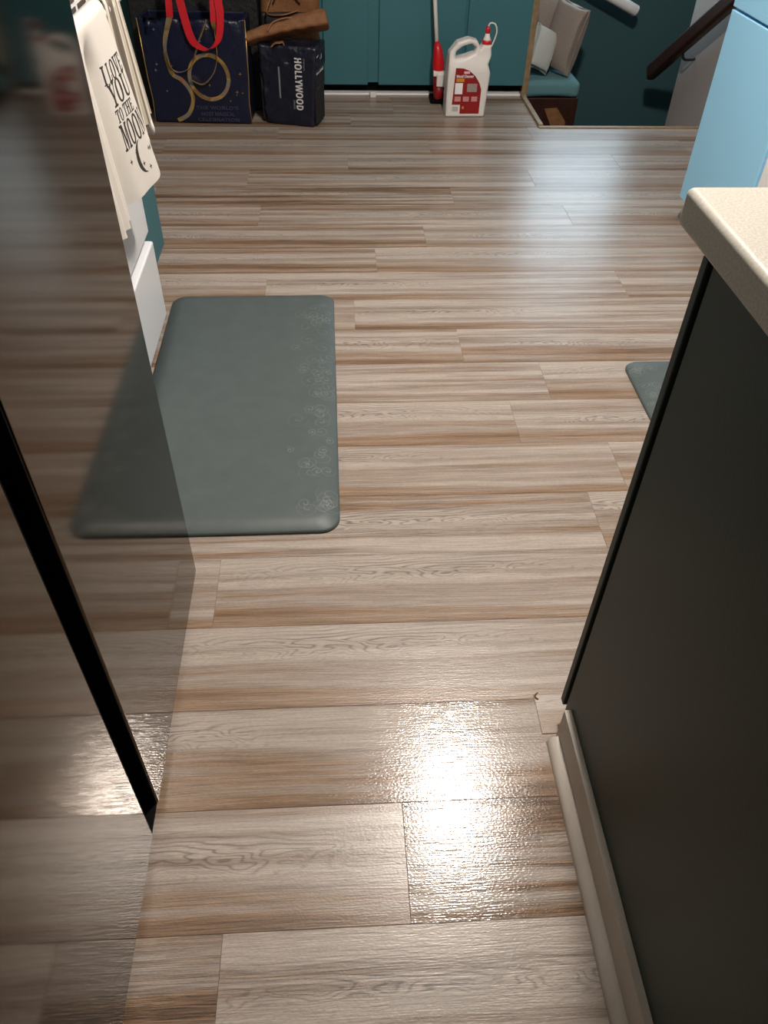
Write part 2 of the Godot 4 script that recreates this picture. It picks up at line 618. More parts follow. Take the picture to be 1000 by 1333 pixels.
func setting() -> void:
	var t := 0.12
	struct("wall_left", span(Vector3(-1.25 - t, -0.1, 1.7), Vector3(-1.25, 2.55, -5.6), 0.002), M.wall)
	struct("wall_right", span(Vector3(2.75, -1.2, 1.7), Vector3(2.75 + t, 2.55, -5.6), 0.002), M.wall)
	struct("wall_front", span(Vector3(-1.37, -0.1, 1.6), Vector3(2.87, 2.55, 1.6 + t), 0.002), M.wall)
	struct("ceiling", span(Vector3(-1.37, 2.45, 1.72), Vector3(2.87, 2.57, -5.6), 0.002), M.ceiling)
	# far wall of the kitchen behind the tall cabinet, and the sunk stairwell beyond the edge of the floor
	struct("wall_back", span(Vector3(-1.25, -0.1, -4.97), Vector3(1.03, 2.45, -5.09), 0.002), M.pale_wall)
	# stairwell back wall with an opening for its window
	var st := start()
	var zb := -5.46
	add_box(st, Vector3(1.89, -0.30, zb), Vector3(1.72, 1.75, t), 0.002)
	add_box(st, Vector3(1.89, 1.89, zb), Vector3(1.72, 1.12, t), 0.002)
	add_box(st, Vector3(1.18, 0.95, zb), Vector3(0.30, 0.76, t), 0.002)
	add_box(st, Vector3(2.35, 0.95, zb), Vector3(0.80, 0.76, t), 0.002)
	struct("wall_stairwell", st.commit(), M.dark_teal_wall)
	struct("wall_stair_side", span(Vector3(0.93, -1.2, -4.98), Vector3(1.03, 2.45, -5.42), 0.002), M.dark_teal_wall)
	# grey stair wall: stops short of the stairwell's back wall
	struct("wall_stair_right", span(Vector3(2.0, -1.2, -4.06), Vector3(2.1, 2.45, -4.895), 0.004), M.grey_wall)
	struct("wall_floor_edge", span(Vector3(1.035, -1.2, -3.93), Vector3(2.75, -0.02, -4.03), 0.002), M.wall)
	var w := struct("window_1", box(Vector3(0.66, 0.06, 0.05), 0.004, Vector3(1.64, 0.56, -5.40)), M.white)
	var pane := mat(rgb(214, 232, 245), 0.5)
	pane.emission_enabled = true
	pane.emission = Color(0.82, 0.93, 1.0)
	pane.emission_energy_multiplier = 0.3
	part("window_pane", span(Vector3(1.33, 0.57, -5.44), Vector3(1.95, 1.33, -5.42), 0.001), pane, w)

# ------------------------------------------------------------------ floor
func plank_mesh(x0: float, x1: float, z0: float, z1: float, u0: float, flip: bool) -> ArrayMesh:
	var st := start()
	var g := 0.00012
	var b := 0.0006
	x0 += g; x1 -= g; z0 += g; z1 -= g
	var lo := -0.006
	var uv := func(p: Vector3) -> Vector2:
		var u := u0 + (p.x - x0) / 1.22
		var v := (p.z - z0) / (z1 - z0)
		return Vector2(1.0 - u if flip else u, v * 0.996 + 0.002)
	var top := [Vector3(x0 + b, 0, z0 + b), Vector3(x1 - b, 0, z0 + b), Vector3(x1 - b, 0, z1 - b), Vector3(x0 + b, 0, z1 - b)]
	var rim := [Vector3(x0, -b * 0.6, z0), Vector3(x1, -b * 0.6, z0), Vector3(x1, -b * 0.6, z1), Vector3(x0, -b * 0.6, z1)]
	var faces := [[top[0], top[1], top[2], top[3], Vector3.UP]]
	var outs := [Vector3(0, 0, -1), Vector3(1, 0, 0), Vector3(0, 0, 1), Vector3(-1, 0, 0)]
	for k in 4:
		var l := (k + 1) % 4
		faces.append([top[k], top[l], rim[l], rim[k], (outs[k] + Vector3.UP).normalized()])
		faces.append([rim[k], rim[l], Vector3(rim[l].x, lo, rim[l].z), Vector3(rim[k].x, lo, rim[k].z), outs[k]])
	for f in faces:
		var q := [f[0], f[1], f[2], f[0], f[2], f[3]]
		if (f[1] - f[0]).cross(f[2] - f[0]).dot(f[4]) > 0: q = [f[0], f[2], f[1], f[0], f[3], f[2]]
		for p in q:
			st.set_normal(f[4])
			st.set_uv(uv.call(p))
			st.add_vertex(p)
	st.generate_tangents()
	return st.commit()

func floor_planks() -> void:
	var st := start()
	add_box(st, Vector3(0.75, -0.056, -1.215), Vector3(4.0, 0.1, 5.63), 0.002)
	add_box(st, Vector3(-0.11, -0.056, -4.50), Vector3(2.28, 0.1, 0.94), 0.002)
	var fl := struct("floor", st.commit(), M.sub)
	var prints := []
	var relief := plank_relief()
	for k in 8:
		var m := mat(Color(0.90, 0.892, 0.886), 0.30)
		var t := plank_texture(k)
		m.albedo_texture = t
		m.heightmap_enabled = true
		m.heightmap_texture = relief
		m.heightmap_scale = 0.03
		m.metallic_specular = 0.5
		prints.append(m)
	var wet := []
	for k in 8:
		var m: StandardMaterial3D = prints[k].duplicate()
		m.roughness = 0.15
		m.heightmap_scale = 0.034
		wet.append(m)
	# end joints seen in the photograph, by row
	var joint := {0: 0.089, -1: -0.194, 4: 0.597, 7: 0.591, 9: 0.052, 11: 0.139, 12: 0.332, 13: 0.922, 14: 0.482, 15: 0.85, 16: 0.058, 17: 0.442, 18: -0.267, 1: -0.52, 2: -0.40, 3: 0.95, 5: 0.70, 6: -0.75, 8: -0.85, 10: 0.98}
	var last := -1
	for row in range(-5, 24):
		var z1 := ROW0 - row * ROW
		var z0 := z1 - ROW
		var xmax := 2.05
		if row == 19 - 1: z0 = -4.035
		if row >= 19: xmax = 1.015
		if row == 19: z1 = -4.035
		if z0 < -4.96: z0 = -4.96
		if z1 - z0 < 0.02: continue
		var x: float = joint.get(row, rng.randf_range(-0.6, 0.6))
		while x > -1.24: x -= 1.22
		while x < xmax:
			var a := maxf(x, -1.24)
			var b := minf(x + 1.22, xmax)
			if b - a > 0.01 and not (z0 > -0.05 and (b < -0.6 or a > 1.0)):
				var k := rng.randi() % 8
				if k == last: k = (k + 3) % 8
				if row == 2: k = 1
				if row == 3: k = 1
				if row == 1: k = 4
				if row == 0: k = 7 if x > 0.0 else 2
				if row == -1: k = 7 if x < -0.25 else 5
				last = k
				var near := row <= 1 and row >= 0 and b > 0.15
				part("plank", plank_mesh(a, b, z0, z1, (a - x) / 1.22, rng.randf() < 0.3 and row > 4), (wet if near else prints)[k], fl)
			x += 1.22
	# the stair edge: light wood nosings
	struct("trim_1", span(Vector3(1.012, -0.03, -4.022), Vector3(2.0, 0.006, -4.05), 0.004), M.trim_wood)
	struct("trim_2", span(Vector3(1.014, -0.03, -4.05), Vector3(1.04, 0.012, -4.60), 0.004), M.trim_wood)
	# offcut that fills the gap before the base board
	var off := part("plank", plank_mesh(0.353, 0.415, -0.800, -0.717, 0.2, false), prints[4], fl)
	off.position.y = 0.0015

# ------------------------------------------------------------------ big things
func refrigerator() -> void:
	var x := -0.315
	var t := thing("refrigerator", "tall dark glossy steel refrigerator with two doors reflecting the plank floor", "refrigerator", Vector3(0, 0, 0))
	part("body", span(Vector3(-1.13, 0.02, -1.10), Vector3(x - 0.055, 1.78, -0.02), 0.006), M.dark, t)
	part("door", span(Vector3(x - 0.05, 0.022, -1.122), Vector3(x, 1.78, -0.606), 0.0035), M.steel, t)
	part("door", span(Vector3(x - 0.05, 0.022, -0.553), Vector3(x, 1.78, -0.03), 0.0035), M.steel, t)
	var st := start()
	add_box(st, Vector3(x - 0.045, 0.902, -0.5795), Vector3(0.01, 1.756, 0.053), 0.001)
	add_box(st, Vector3(x - 0.0255, 0.902, -0.6045), Vector3(0.048, 1.756, 0.003), 0.001)
	add_box(st, Vector3(x - 0.0255, 0.902, -0.5545), Vector3(0.048, 1.756, 0.003), 0.001)
	add_box(st, Vector3(x - 0.02, 0.026, -0.5795), Vector3(0.036, 0.006, 0.053), 0.001)
	part("handle_recess", st.commit(), M.black, t)
	part("kick_grille", span(Vector3(x - 0.10, 0.0, -1.08), Vector3(x - 0.045, 0.03, -0.06), 0.002), M.black, t)

func peninsula() -> void:
	var t := thing("base_cabinet", "dark green end of a base cabinet under the pale worktop", "cabinet")
	part("body", span(Vector3(0.403, 0.0, -0.745), Vector3(1.32, 0.898, 0.30), 0.003), M.green, t)
	part("side_panel", span(Vector3(0.3895, 0.03, -0.734), Vector3(0.404, 0.898, 0.30), 0.001), M.green, t)
	part("stile", span(Vector3(0.387, 0.053, -0.758), Vector3(0.42, 0.898, -0.743), 0.002), M.green, t)
	part("door", span(Vector3(0.425, 0.11, -0.770), Vector3(0.86, 0.70, -0.745), 0.003), M.green, t)
	part("door", span(Vector3(0.87, 0.11, -0.770), Vector3(1.30, 0.70, -0.745), 0.003), M.green, t)
	part("drawer", span(Vector3(0.425, 0.715, -0.770), Vector3(1.30, 0.875, -0.745), 0.003), M.green, t)
	# base board and quarter round along it
	struct("baseboard_right", span(Vector3(0.377, 0.0, -0.712), Vector3(0.390, 0.088, 0.30), 0.0015), M.base)
	var qr := PackedVector2Array([Vector2(0, 0)])
	for k in 10:
		var a := PI / 2 * k / 9.0
		qr.append(Vector2(-0.021 * cos(a), 0.021 * sin(a)))
	struct("trim_3", extrude(qr, 1.0, Transform3D(Basis.IDENTITY, Vector3(0.378, 0.0, -0.70))), M.base)
	# worktop with its eased edge
	var st := start()
	add_box(st, Vector3(0.8655, 0.9195, -0.262), Vector3(0.965, 0.043, 1.146), 0.008)
	tag(part("worktop", st.commit(), M.top), "pale speckled worktop with a thick rounded edge on the dark green cabinet", "worktop")

func tag(o: Node, label: String, category: String, group := "") -> Node:
	o.set_meta("label", label)
	o.set_meta("category", category)
	if group: o.set_meta("group", group)
	return o

func far_cabinet() -> void:
	var t := thing("tall_cabinet", "teal panelled cabinet along the far side with a dark toe kick", "cabinet")
	part("body", span(Vector3(-1.22, 0.06, -4.56), Vector3(1.026, 0.86, -4.95), 0.003), M.teal, t)
	part("toe_kick", span(Vector3(-1.22, 0.012, -4.60), Vector3(1.02, 0.066, -4.94), 0.002), M.black, t)
	for s in [[-1.2, -0.64], [-0.62, -0.06], [-0.045, 0.186], [0.242, 0.684], [0.696, 1.022]]:
		part("door", span(Vector3(s[0], 0.052, -4.542), Vector3(s[1], 0.845, -4.562), 0.004), M.teal, t)
	tag(part("counter", span(Vector3(-1.22, 0.86, -4.53), Vector3(1.03, 0.90, -4.96), 0.006), M.top), "pale counter slab on top of the far teal cabinet", "worktop")
	struct("trim_4", span(Vector3(1.026, -0.02, -4.575), Vector3(1.06, 2.44, -4.62), 0.003), M.trim_wood)
	struct("trim_5", span(Vector3(-1.2, 0.0, -4.548), Vector3(1.015, 0.010, -4.60), 0.003), M.white)

func stove() -> void:
	var x := -0.51
	var t := thing("stove", "white kitchen stove beside the refrigerator with towels over its oven handle", "stove")
	part("body", span(Vector3(-1.18, 0.09, -2.095), Vector3(x - 0.035, 0.925, -1.345), 0.004), M.appliance, t)
	part("drawer", span(Vector3(x - 0.03, 0.079, -2.103), Vector3(x, 0.306, -1.342), 0.006), M.appliance, t)
	var d := part("oven_door", span(Vector3(x - 0.034, 0.338, -2.086), Vector3(x - 0.002, 0.868, -1.345), 0.006), M.appliance, t)
	var st := start()
	add_tube(st, [Vector3(-0.463, 0.897, -2.06), Vector3(-0.463, 0.897, -1.39)], [0.011], 14)
	for z in [-2.03, -1.42]: add_tube(st, [Vector3(-0.463, 0.897, z), Vector3(-0.512, 0.878, z)], [0.010], 10)
	st.generate_normals()
	part("handle", st.commit(), M.appliance, d)
	part("front_panel", span(Vector3(x - 0.034, 0.872, -2.086), Vector3(x - 0.001, 0.932, -1.345), 0.005), M.appliance, t)
	for col in 4:
		for row in 3:
			var z := -1.775 - col * 0.085
			part("vent_slot", span(Vector3(x - 0.004, 0.884 + row * 0.017, z), Vector3(x + 0.0006, 0.8925 + row * 0.017, z - 0.066), 0.0004), M.slot, t)
	part("cooktop", span(Vector3(-1.18, 0.932, -2.10), Vector3(x - 0.004, 0.945, -1.342), 0.005), M.appliance, t)
	for s in [[-0.75, -1.53], [-0.75, -1.92], [-1.0, -1.53], [-1.0, -1.92]]:
		part("burner", lathe([Vector2(0, 0.012), Vector2(0.07, 0.012), Vector2(0.085, 0.006), Vector2(0.09, 0)]), M.black, t, Vector3(s[0], 0.944, s[1]))
	part("toe_base", span(Vector3(-1.16, 0.0, -2.07), Vector3(x - 0.08, 0.09, -1.37), 0.003), M.black, t)
	# teal base cabinet past the stove
	var c := thing("base_cabinet", "narrow teal base cabinet past the white stove", "cabinet")
	part("body", span(Vector3(-1.2, 0.10, -2.525), Vector3(-0.592, 0.88, -2.112), 0.003), M.teal, c)
	part("door", span(Vector3(-0.594, 0.102, -2.525), Vector3(-0.576, 0.72, -2.114), 0.004), M.teal, c)
	part("drawer", span(Vector3(-0.594, 0.73, -2.525), Vector3(-0.576, 0.87, -2.114), 0.004), M.teal, c)
	part("toe_kick", span(Vector3(-1.18, 0.0, -2.51), Vector3(-0.65, 0.10, -2.12), 0.003), M.black, c)
	tag(part("counter", span(Vector3(-1.22, 0.88, -2.54), Vector3(-0.56, 0.92, -2.106), 0.006), M.top), "pale counter slab on the narrow teal cabinet past the stove", "worktop")

func right_run() -> void:
	var x := 1.325
	var t := thing("base_cabinet", "light blue base cabinet facing the aisle behind the pale worktop corner", "cabinet")
	part("body", span(Vector3(x + 0.02, 0.10, -2.93), Vector3(2.7, 0.88, -2.405), 0.003), M.blue, t)
	part("door", span(Vector3(x, 0.10, -2.928), Vector3(x + 0.019, 0.716, -2.412), 0.003), M.blue, t)
	part("drawer", span(Vector3(x, 0.724, -2.928), Vector3(x + 0.019, 0.872, -2.412), 0.003), M.blue, t)
	part("toe_kick", span(Vector3(x + 0.08, 0.0, -2.92), Vector3(2.68, 0.10, -2.41), 0.003), M.black, t)
	tag(part("counter", span(Vector3(x - 0.02, 0.88, -2.945), Vector3(2.74, 0.92, -1.80), 0.006), M.top), "pale counter slab over the light blue cabinet and white dishwasher", "worktop")
	var d := thing("dishwasher", "white dishwasher front beside the light blue cabinet", "dishwasher")
	part("body", span(Vector3(x + 0.03, 0.10, -2.395), Vector3(1.95, 0.875, -1.81), 0.003), M.appliance, d)
	part("door", span(Vector3(x + 0.002, 0.12, -2.398), Vector3(x + 0.03, 0.76, -1.805), 0.005), M.white, d)
	part("control_panel", span(Vector3(x, 0.768, -2.398), Vector3(x + 0.03, 0.872, -1.805), 0.005), M.white, d)
	part("toe_kick", span(Vector3(x + 0.08, 0.0, -2.39), Vector3(1.9, 0.10, -1.815), 0.003), M.black, d)

# ------------------------------------------------------------------ mats
func mat_texture() -> ImageTexture:
	var W := 512
	var H := 1024
	var n := FastNoiseLite.new(); n.seed = 5; n.frequency = 0.012; n.fractal_octaves = 4
	var f := FastNoiseLite.new(); f.seed = 6; f.frequency = 0.3
	var im := Image.create(W, H, false, Image.FORMAT_RGB8)
	for j in H:
		for i in W:
			var v := 1.0 + n.get_noise_2d(i, j) * 0.05 + f.get_noise_2d(i, j) * 0.05
			im.set_pixel(i, j, Color(0.298 * v, 0.336 * v, 0.336 * v))
	# worn scrollwork print along one long edge
	var r := RandomNumberGenerator.new(); r.seed = 12
	for s in 64:
		var cx := W - 14 - absf(r.randfn(0.0, 42.0))
		var cy := r.randf_range(80, H - 30)
		var dir := 1.0 if r.randf() > 0.5 else -1.0
		var a0 := r.randf() * TAU
		var size := r.randf_range(12, 34)
		for k in 220:
			var t := k / 220.0
			var a := a0 + dir * t * 9.0
			var rad := size * (1.0 - t * 0.9)
			var px := int(cx + cos(a) * rad)
			var py := int(cy + sin(a) * rad)
			for dxy in [[0, 0], [1, 0], [0, 1], [1, 1]]:
				var qx: int = px + dxy[0]
				var qy: int = py + dxy[1]
				if qx >= 0 and qx < W and qy >= 0 and qy < H:
					var c := im.get_pixel(qx, qy)
					im.set_pixel(qx, qy, c.lerp(Color(0.52, 0.54, 0.53), 0.13))
	return ImageTexture.create_from_image(im)

func cushion_mat(w: float, l: float, r: float) -> ArrayMesh:
	var st := start()
	st.set_smooth_group(0)
	var loops := []
	var prof := [[0.0, 0.0005], [0.0, 0.005], [0.004, 0.009], [0.030, 0.0165], [0.038, 0.018], [0.06, 0.0182]]
	for pr in prof:
		var inset: float = pr[0]
		var rr := maxf(r - inset * 0.5, 0.01)
		var hx := w / 2 - inset - rr
		var hz := l / 2 - inset - rr
		var loop := []
		for q in 4:
			for k in 9:
				var a := PI / 2 * (q + k / 8.0)
				var c := Vector2([1, -1, -1, 1][q] * hx, [1, 1, -1, -1][q] * hz)
				loop.append(Vector3(c.x + cos(a) * rr, pr[1], c.y + sin(a) * rr))
		loops.append(loop)
	var put := func(a: Vector3, b: Vector3, c: Vector3, out: Vector3) -> void:
		if (b - a).cross(c - a).dot(out) > 0.0:
			var t := b; b = c; c = t
		for p in [a, b, c]:
			st.set_uv(Vector2(p.x / w + 0.5, p.z / l + 0.5))
			st.add_vertex(p)
	var n: int = loops[0].size()
	for i in loops.size() - 1:
		for k in n:
			var m := (k + 1) % n
			var out: Vector3 = loops[i][k] * Vector3(1, 0, 1) + Vector3.UP * (0.3 if i > 1 else 0.01)
			put.call(loops[i][k], loops[i][m], loops[i + 1][m], out)
			put.call(loops[i][k], loops[i + 1][m], loops[i + 1][k], out)
	var mid := Vector3(0, 0.0182, 0)
	for k in n:
		put.call(mid, loops[-1][k], loops[-1][(k + 1) % n], Vector3.UP)
		put.call(Vector3.ZERO, loops[0][k], loops[0][(k + 1) % n], Vector3.DOWN)
	st.generate_normals()
	st.generate_tangents()
	return st.commit()

func mats() -> void:
	var t := mat_texture()
	var m := mat(Color.WHITE, 0.5)
	m.albedo_texture = t
	m.heightmap_enabled = true
	m.heightmap_texture = t
	m.heightmap_scale = 0.06
	var a := part("floor_mat", cushion_mat(0.522, 1.10, 0.045), m, null, Vector3(-0.271, 0.0002, -1.793))
	a.rotation.y = 0.006
	tag(a, "large grey-green cushioned floor mat in front of the white stove", "mat", "cushioned kitchen mats")
	var b := part("floor_mat", cushion_mat(0.46, 0.76, 0.045), m, null, Vector3(1.07, 0.0002, -1.545))
	b.rotation.y = PI
	tag(b, "grey-green cushioned floor mat peeking out behind the dark green cabinet", "mat", "cushioned kitchen mats")

# ------------------------------------------------------------------ towels
func towel_front(s: float, t: float) -> Vector3:
	# s along the handle away from the viewer, t from the handle down
	var valley := exp(-pow((s - 0.56) / 0.075, 2.0))
	var fold := smoothstep(0.46, 0.40, s)
	var z := lerpf(-1.42, -1.815, s) - t * s * s * 0.10
	var y := 0.912 - t * (0.328 + 0.020 * s)
	var x := -0.450 + 0.004 * sin(s * 9.0) * t + 0.024 * t
	var saw := absf(fposmod(s * 9.0, 1.0) - 0.5) * 2.0
	x += (saw - 0.6) * 0.016 * fold * smoothstep(0.0, 0.4, t) - valley * 0.030 * smoothstep(0.0, 0.25, t)
	x += 0.012 * exp(-pow((s - 0.92) / 0.1, 2.0)) * t
	return Vector3(x, y, z)

func towels() -> void:
	var tw := thing("dish_towel", "cream dish towel printed with dark hand lettering and a crescent, over the stove handle", "towel")
	var L := 0.342
	var shape := func(u: float, v: float) -> Vector3:
		# v: 0 .. 0.62 front (from the hem up), 0.62 .. 0.70 over the bar, then the back
		if v < 0.62:
			return towel_front(u, 1.0 - v / 0.62)
		var p := towel_front(u, 0.0)
		if v < 0.72:
			var a := (v - 0.62) / 0.10 * PI
			return p + Vector3(-0.0135 + cos(a) * 0.0135, sin(a) * 0.0135, 0)
		var b := (v - 0.72) / 0.28
		return p + Vector3(-0.027 - b * 0.004, -b * 0.33, -0.01 * b)
	part("cloth", sheet(120, 60, shape, 0.0028), M.cream, tw)
	var lay := func(s0: float, t0: float) -> Callable:
		return func(q: Vector3) -> Vector3:
			var p := towel_front(s0 + q.x / 0.42, t0 - q.y / L)
			return p + Vector3(0.0012 + q.z, 0, 0)
	var lines := [["I LOVE", 0.81, 0.27, 0.125, 0.036], ["YOU", 0.81, 0.385, 0.115, 0.046], ["TO THE", 0.79, 0.50, 0.095, 0.026], ["MOON", 0.82, 0.625, 0.125, 0.054]]
	for l in lines:
		part("lettering", lettering(l[0], l[3], l[4], 0.0006, "serif_bold", lay.call(l[1], l[2])), M.ink, tw)
	# crescent and stars
	var cres := PackedVector2Array()
	for k in 17: cres.append(Vector2(cos(PI * 0.5 + PI * k / 16.0), sin(PI * 0.5 + PI * k / 16.0)) * 0.036)
	for k in range(1, 16): cres.append(Vector2(cos(PI * 1.5 - PI * k / 16.0) * 0.022, sin(PI * 1.5 - PI * k / 16.0) * 0.036))
	part("crescent_print", bend(extrude(cres, 0.0006), lay.call(0.84, 0.80)), M.ink, tw)
	var r := RandomNumberGenerator.new(); r.seed = 3
	for k in 7:
		var st := PackedVector2Array()
		for q in 8:
			st.append(Vector2.from_angle(TAU * q / 8.0) * (0.006 if q % 2 == 0 else 0.002))
		part("star_print", bend(extrude(st, 0.0006), lay.call(0.68 + r.randf() * 0.27, 0.70 + r.randf() * 0.2)), M.ink, tw)
	# the striped towel further along
	var t2 := thing("dish_towel", "cream and taupe striped towel with tassels hanging past the printed towel", "towel")
	var W := 64
	var im := Image.create(W, 4, false, Image.FORMAT_RGB8)
	for i in W:
		var c := rgb(222, 213, 198)
		if i % 16 in [3, 4, 5, 6, 7, 8, 12]: c = rgb(112, 102, 92)
		for j in 4: im.set_pixel(i, j, c)
	var sm := mat(Color.WHITE, 0.85)
	sm.albedo_texture = ImageTexture.create_from_image(im)
	var shape2 := func(u: float, v: float) -> Vector3:
		var t := 1.0 - v / 0.66
		var fold := sin(u * 19.0) * 0.010
		var base := Vector3(-0.453 + fold * 0.5, 0.910, lerpf(-1.845, -1.965, u))
		if v < 0.66:
			return Vector3(-0.453 + fold * (0.4 + 0.7 * t), 0.910 - t * (0.285 - 0.012 * u), lerpf(-1.845, -1.965, u) - t * (0.03 + 0.10 * u))
		if v < 0.76:
			var a := (v - 0.66) / 0.10 * PI
			return base + Vector3(-0.0135 + cos(a) * 0.0135, sin(a) * 0.0135, 0)
		var b := (v - 0.76) / 0.24
		return base + Vector3(-0.027, -b * 0.24, 0)
	part("cloth", sheet(48, 44, shape2, 0.003), sm, t2)
	for k in 9:
		var p: Vector3 = shape2.call((k + 0.5) / 9.0, 0.0)
		part("tassel", tube([p + Vector3(0, 0.004, 0), p + Vector3(0.001, -0.012, 0), p + Vector3(0.002, -0.026, 0.001)], [0.003, 0.0055, 0.004], 8), M.cream, t2)

# lay a flat mesh (x, y, z) over a surface
func bend(mesh: ArrayMesh, map: Callable) -> ArrayMesh:
	var s := mesh.surface_get_arrays(0)
	var v: PackedVector3Array = s[Mesh.ARRAY_VERTEX]
	var st := start()
	st.set_smooth_group(-1)
	var idx: PackedInt32Array = s[Mesh.ARRAY_INDEX] if s[Mesh.ARRAY_INDEX] != null else PackedInt32Array(range(v.size()))
	for i in idx: st.add_vertex(map.call(v[i]))
	st.generate_normals()
	return st.commit()

# ------------------------------------------------------------------ bags
func flat_ring(pts: Array, width: float, depth: float, closed := false) -> ArrayMesh:
	# a band of even width along a path in the xy plane
	var st := start()
	st.set_smooth_group(-1)
	var n := pts.size()
	var a := []
	var b := []
	for i in n:
		var p0: Vector2 = pts[(i - 1 + n) % n] if closed else pts[maxi(i - 1, 0)]
		var p1: Vector2 = pts[(i + 1) % n] if closed else pts[mini(i + 1, n - 1)]
		var nn := (p1 - p0).normalized().orthogonal() * width / 2
		a.append(pts[i] + nn); b.append(pts[i] - nn)
	for i in (n if closed else n - 1):
		var j := (i + 1) % n
		var v := func(p: Vector2, z: float) -> Vector3: return Vector3(p.x, p.y, z)
		quad(st, v.call(a[i], depth), v.call(a[j], depth), v.call(b[j], depth), v.call(b[i], depth), Vector3(0, 0, 1))
		for e in [[a, b], [b, a]]:
			var o: Vector2 = e[0][i] - e[1][i]
			quad(st, v.call(e[0][i], 0), v.call(e[0][j], 0), v.call(e[0][j], depth), v.call(e[0][i], depth), Vector3(o.x, o.y, 0))
	st.generate_normals()
	return st.commit()

func tote_bag() -> void:
	# local frame: x along the front, z towards the viewer, front face at z = 0
	var t := thing("tote_bag", "navy tote bag with a large foil 50 and red ribbon handles", "bag", Vector3(-0.633, 0, -4.075), -0.055)
	var w := 0.232
	var crumple := FastNoiseLite.new()
	crumple.seed = 14
	crumple.frequency = 7.0
	var body := func(p: Vector3) -> float:
		var taper := 0.012 * (p.y / 0.44)
		var bulge := 0.010 * sin(clampf(p.y / 0.44, 0, 1) * PI) * cos(clampf(p.x / w, -1, 1) * PI / 2)
		bulge += crumple.get_noise_3d(p.x, p.y, p.z) * 0.003
		var d := sd_box(p, Vector3(0, 0.222, -0.085 + bulge * 0.6), Vector3(w + taper, 0.222, 0.082), 0.006)
		d = maxf(d, -sd_box(p, Vector3(0, 0.45, -0.085), Vector3(w - 0.006, 0.08, 0.074), 0.004))
		return d
	part("body", nets(Vector3(-0.27, -0.02, -0.19), Vector3(0.27, 0.47, 0.03), 0.009, body), M.navy, t)
	var face := func(x: float, y: float) -> Vector3:
		var bulge := 0.006 * sin(clampf(y / 0.44, 0, 1) * PI) * cos(clampf(x / w, -1, 1) * PI / 2)
		return Vector3(x, y, bulge - 0.002)
	var lay := func(q: Vector3) -> Vector3:
		return face.call(q.x, q.y) + Vector3(0, 0, q.z)
	# piping down the corners
	for s in [-1.0, 1.0]:
		part("piping", tube([Vector3(s * (w + 0.011), 0.44, -0.004), Vector3(s * (w + 0.005), 0.2, -0.004), Vector3(s * (w - 0.002), 0.10, -0.004), Vector3(s * (w + 0.002), 0.004, -0.004)], [0.0022], 6), M.gold, t)
	# the printed 50
	var o := []
	for k in 40:
		var a := TAU * k / 40.0
		o.append(Vector2(0.053 + cos(a) * 0.091, 0.206 + sin(a) * 0.094))
	part("number_print", bend(flat_ring(o, 0.017, 0.0035, true), lay), M.foil, t)
	var five := []
	for p in smooth_path([Vector3(-0.137, 0.31, 0), Vector3(-0.120, 0.223, 0), Vector3(-0.077, 0.193, 0), Vector3(-0.044, 0.150, 0), Vector3(-0.036, 0.106, 0), Vector3(-0.066, 0.045, 0), Vector3(-0.122, 0.014, 0)], 6):
		five.append(Vector2(p.x, p.y))
	part("number_print", bend(flat_ring(five, 0.018, 0.0035), lay), M.foil, t)
	var txt := [["THE WORLD'S", 0.20, 0.014, 0.074], ["MOST MAGICAL", 0.16, 0.016, 0.046], ["CELEBRATION", 0.20, 0.014, 0.020]]
	for l in txt:
		var yy: float = l[3]
		var m2 := func(q: Vector3) -> Vector3: return face.call(q.x + 0.075, q.y + yy) + Vector3(0, 0, q.z)
		part("lettering", lettering(l[0], l[1], l[2], 0.0035, "sans", m2), M.dim_print, t)
	var r := RandomNumberGenerator.new(); r.seed = 8
	for k in 14:
		var st := PackedVector2Array()
		var big := r.randf_range(0.004, 0.009)
		for q in 8: st.append(Vector2.from_angle(TAU * q / 8.0) * (big if q % 2 == 0 else big * 0.25))
		var c := Vector2(r.randf_range(-0.2, 0.21), r.randf_range(0.1, 0.42))
		var m3 := func(q: Vector3) -> Vector3: return face.call(q.x + c.x, q.y + c.y) + Vector3(0, 0, q.z)
		part("star_print", bend(extrude(st, 0.0035), m3), M.grey_print if k % 2 else M.gold, t)
	# foil handles fallen over the front; their upper ends are red ribbon
	var zf := 0.018
	var h1 := smooth_path([Vector3(-0.088, 0.452, 0.008), Vector3(-0.128, 0.34, zf), Vector3(-0.120, 0.25, zf), Vector3(-0.076, 0.228, zf), Vector3(-0.018, 0.26, zf), Vector3(0.022, 0.345, zf), Vector3(0.075, 0.442, zf)], 6)
	part("handle", strap(h1, [Vector3(0.028, 0, 0.004), Vector3(0.028, 0, 0.006), Vector3(0.026, 0, 0.006), Vector3(0.024, 0, 0.006), Vector3(0.022, 0, 0.006), Vector3(0.020, 0, 0.006), Vector3(0.018, 0, 0.006), Vector3(0.016, 0, 0.006), Vector3(0.014, 0, 0.006), Vector3(0.012, 0.004, 0.01), Vector3(0.010, 0.006, 0.01)], 0.002), M.foil, t)
	var h2 := smooth_path([Vector3(0.104, 0.434, zf), Vector3(0.106, 0.34, zf), Vector3(0.100, 0.28, zf), Vector3(0.074, 0.222, zf), Vector3(0.022, 0.180, zf), Vector3(-0.03, 0.200, zf + 0.004)], 6)
	part("handle", strap(h2, [Vector3(0.020, 0, 0.006), Vector3(0.02, 0, 0.006), Vector3(0.014, 0, 0.012), Vector3(0.005, 0, 0.018)], 0.002), M.foil, t)
	part("ribbon", strap([Vector3(-0.088, 0.448, 0.010), Vector3(-0.082, 0.52, 0.012), Vector3(-0.07, 0.62, -0.02)], [Vector3(0.030, 0, 0)], 0.002), M.red_ribbon, t)
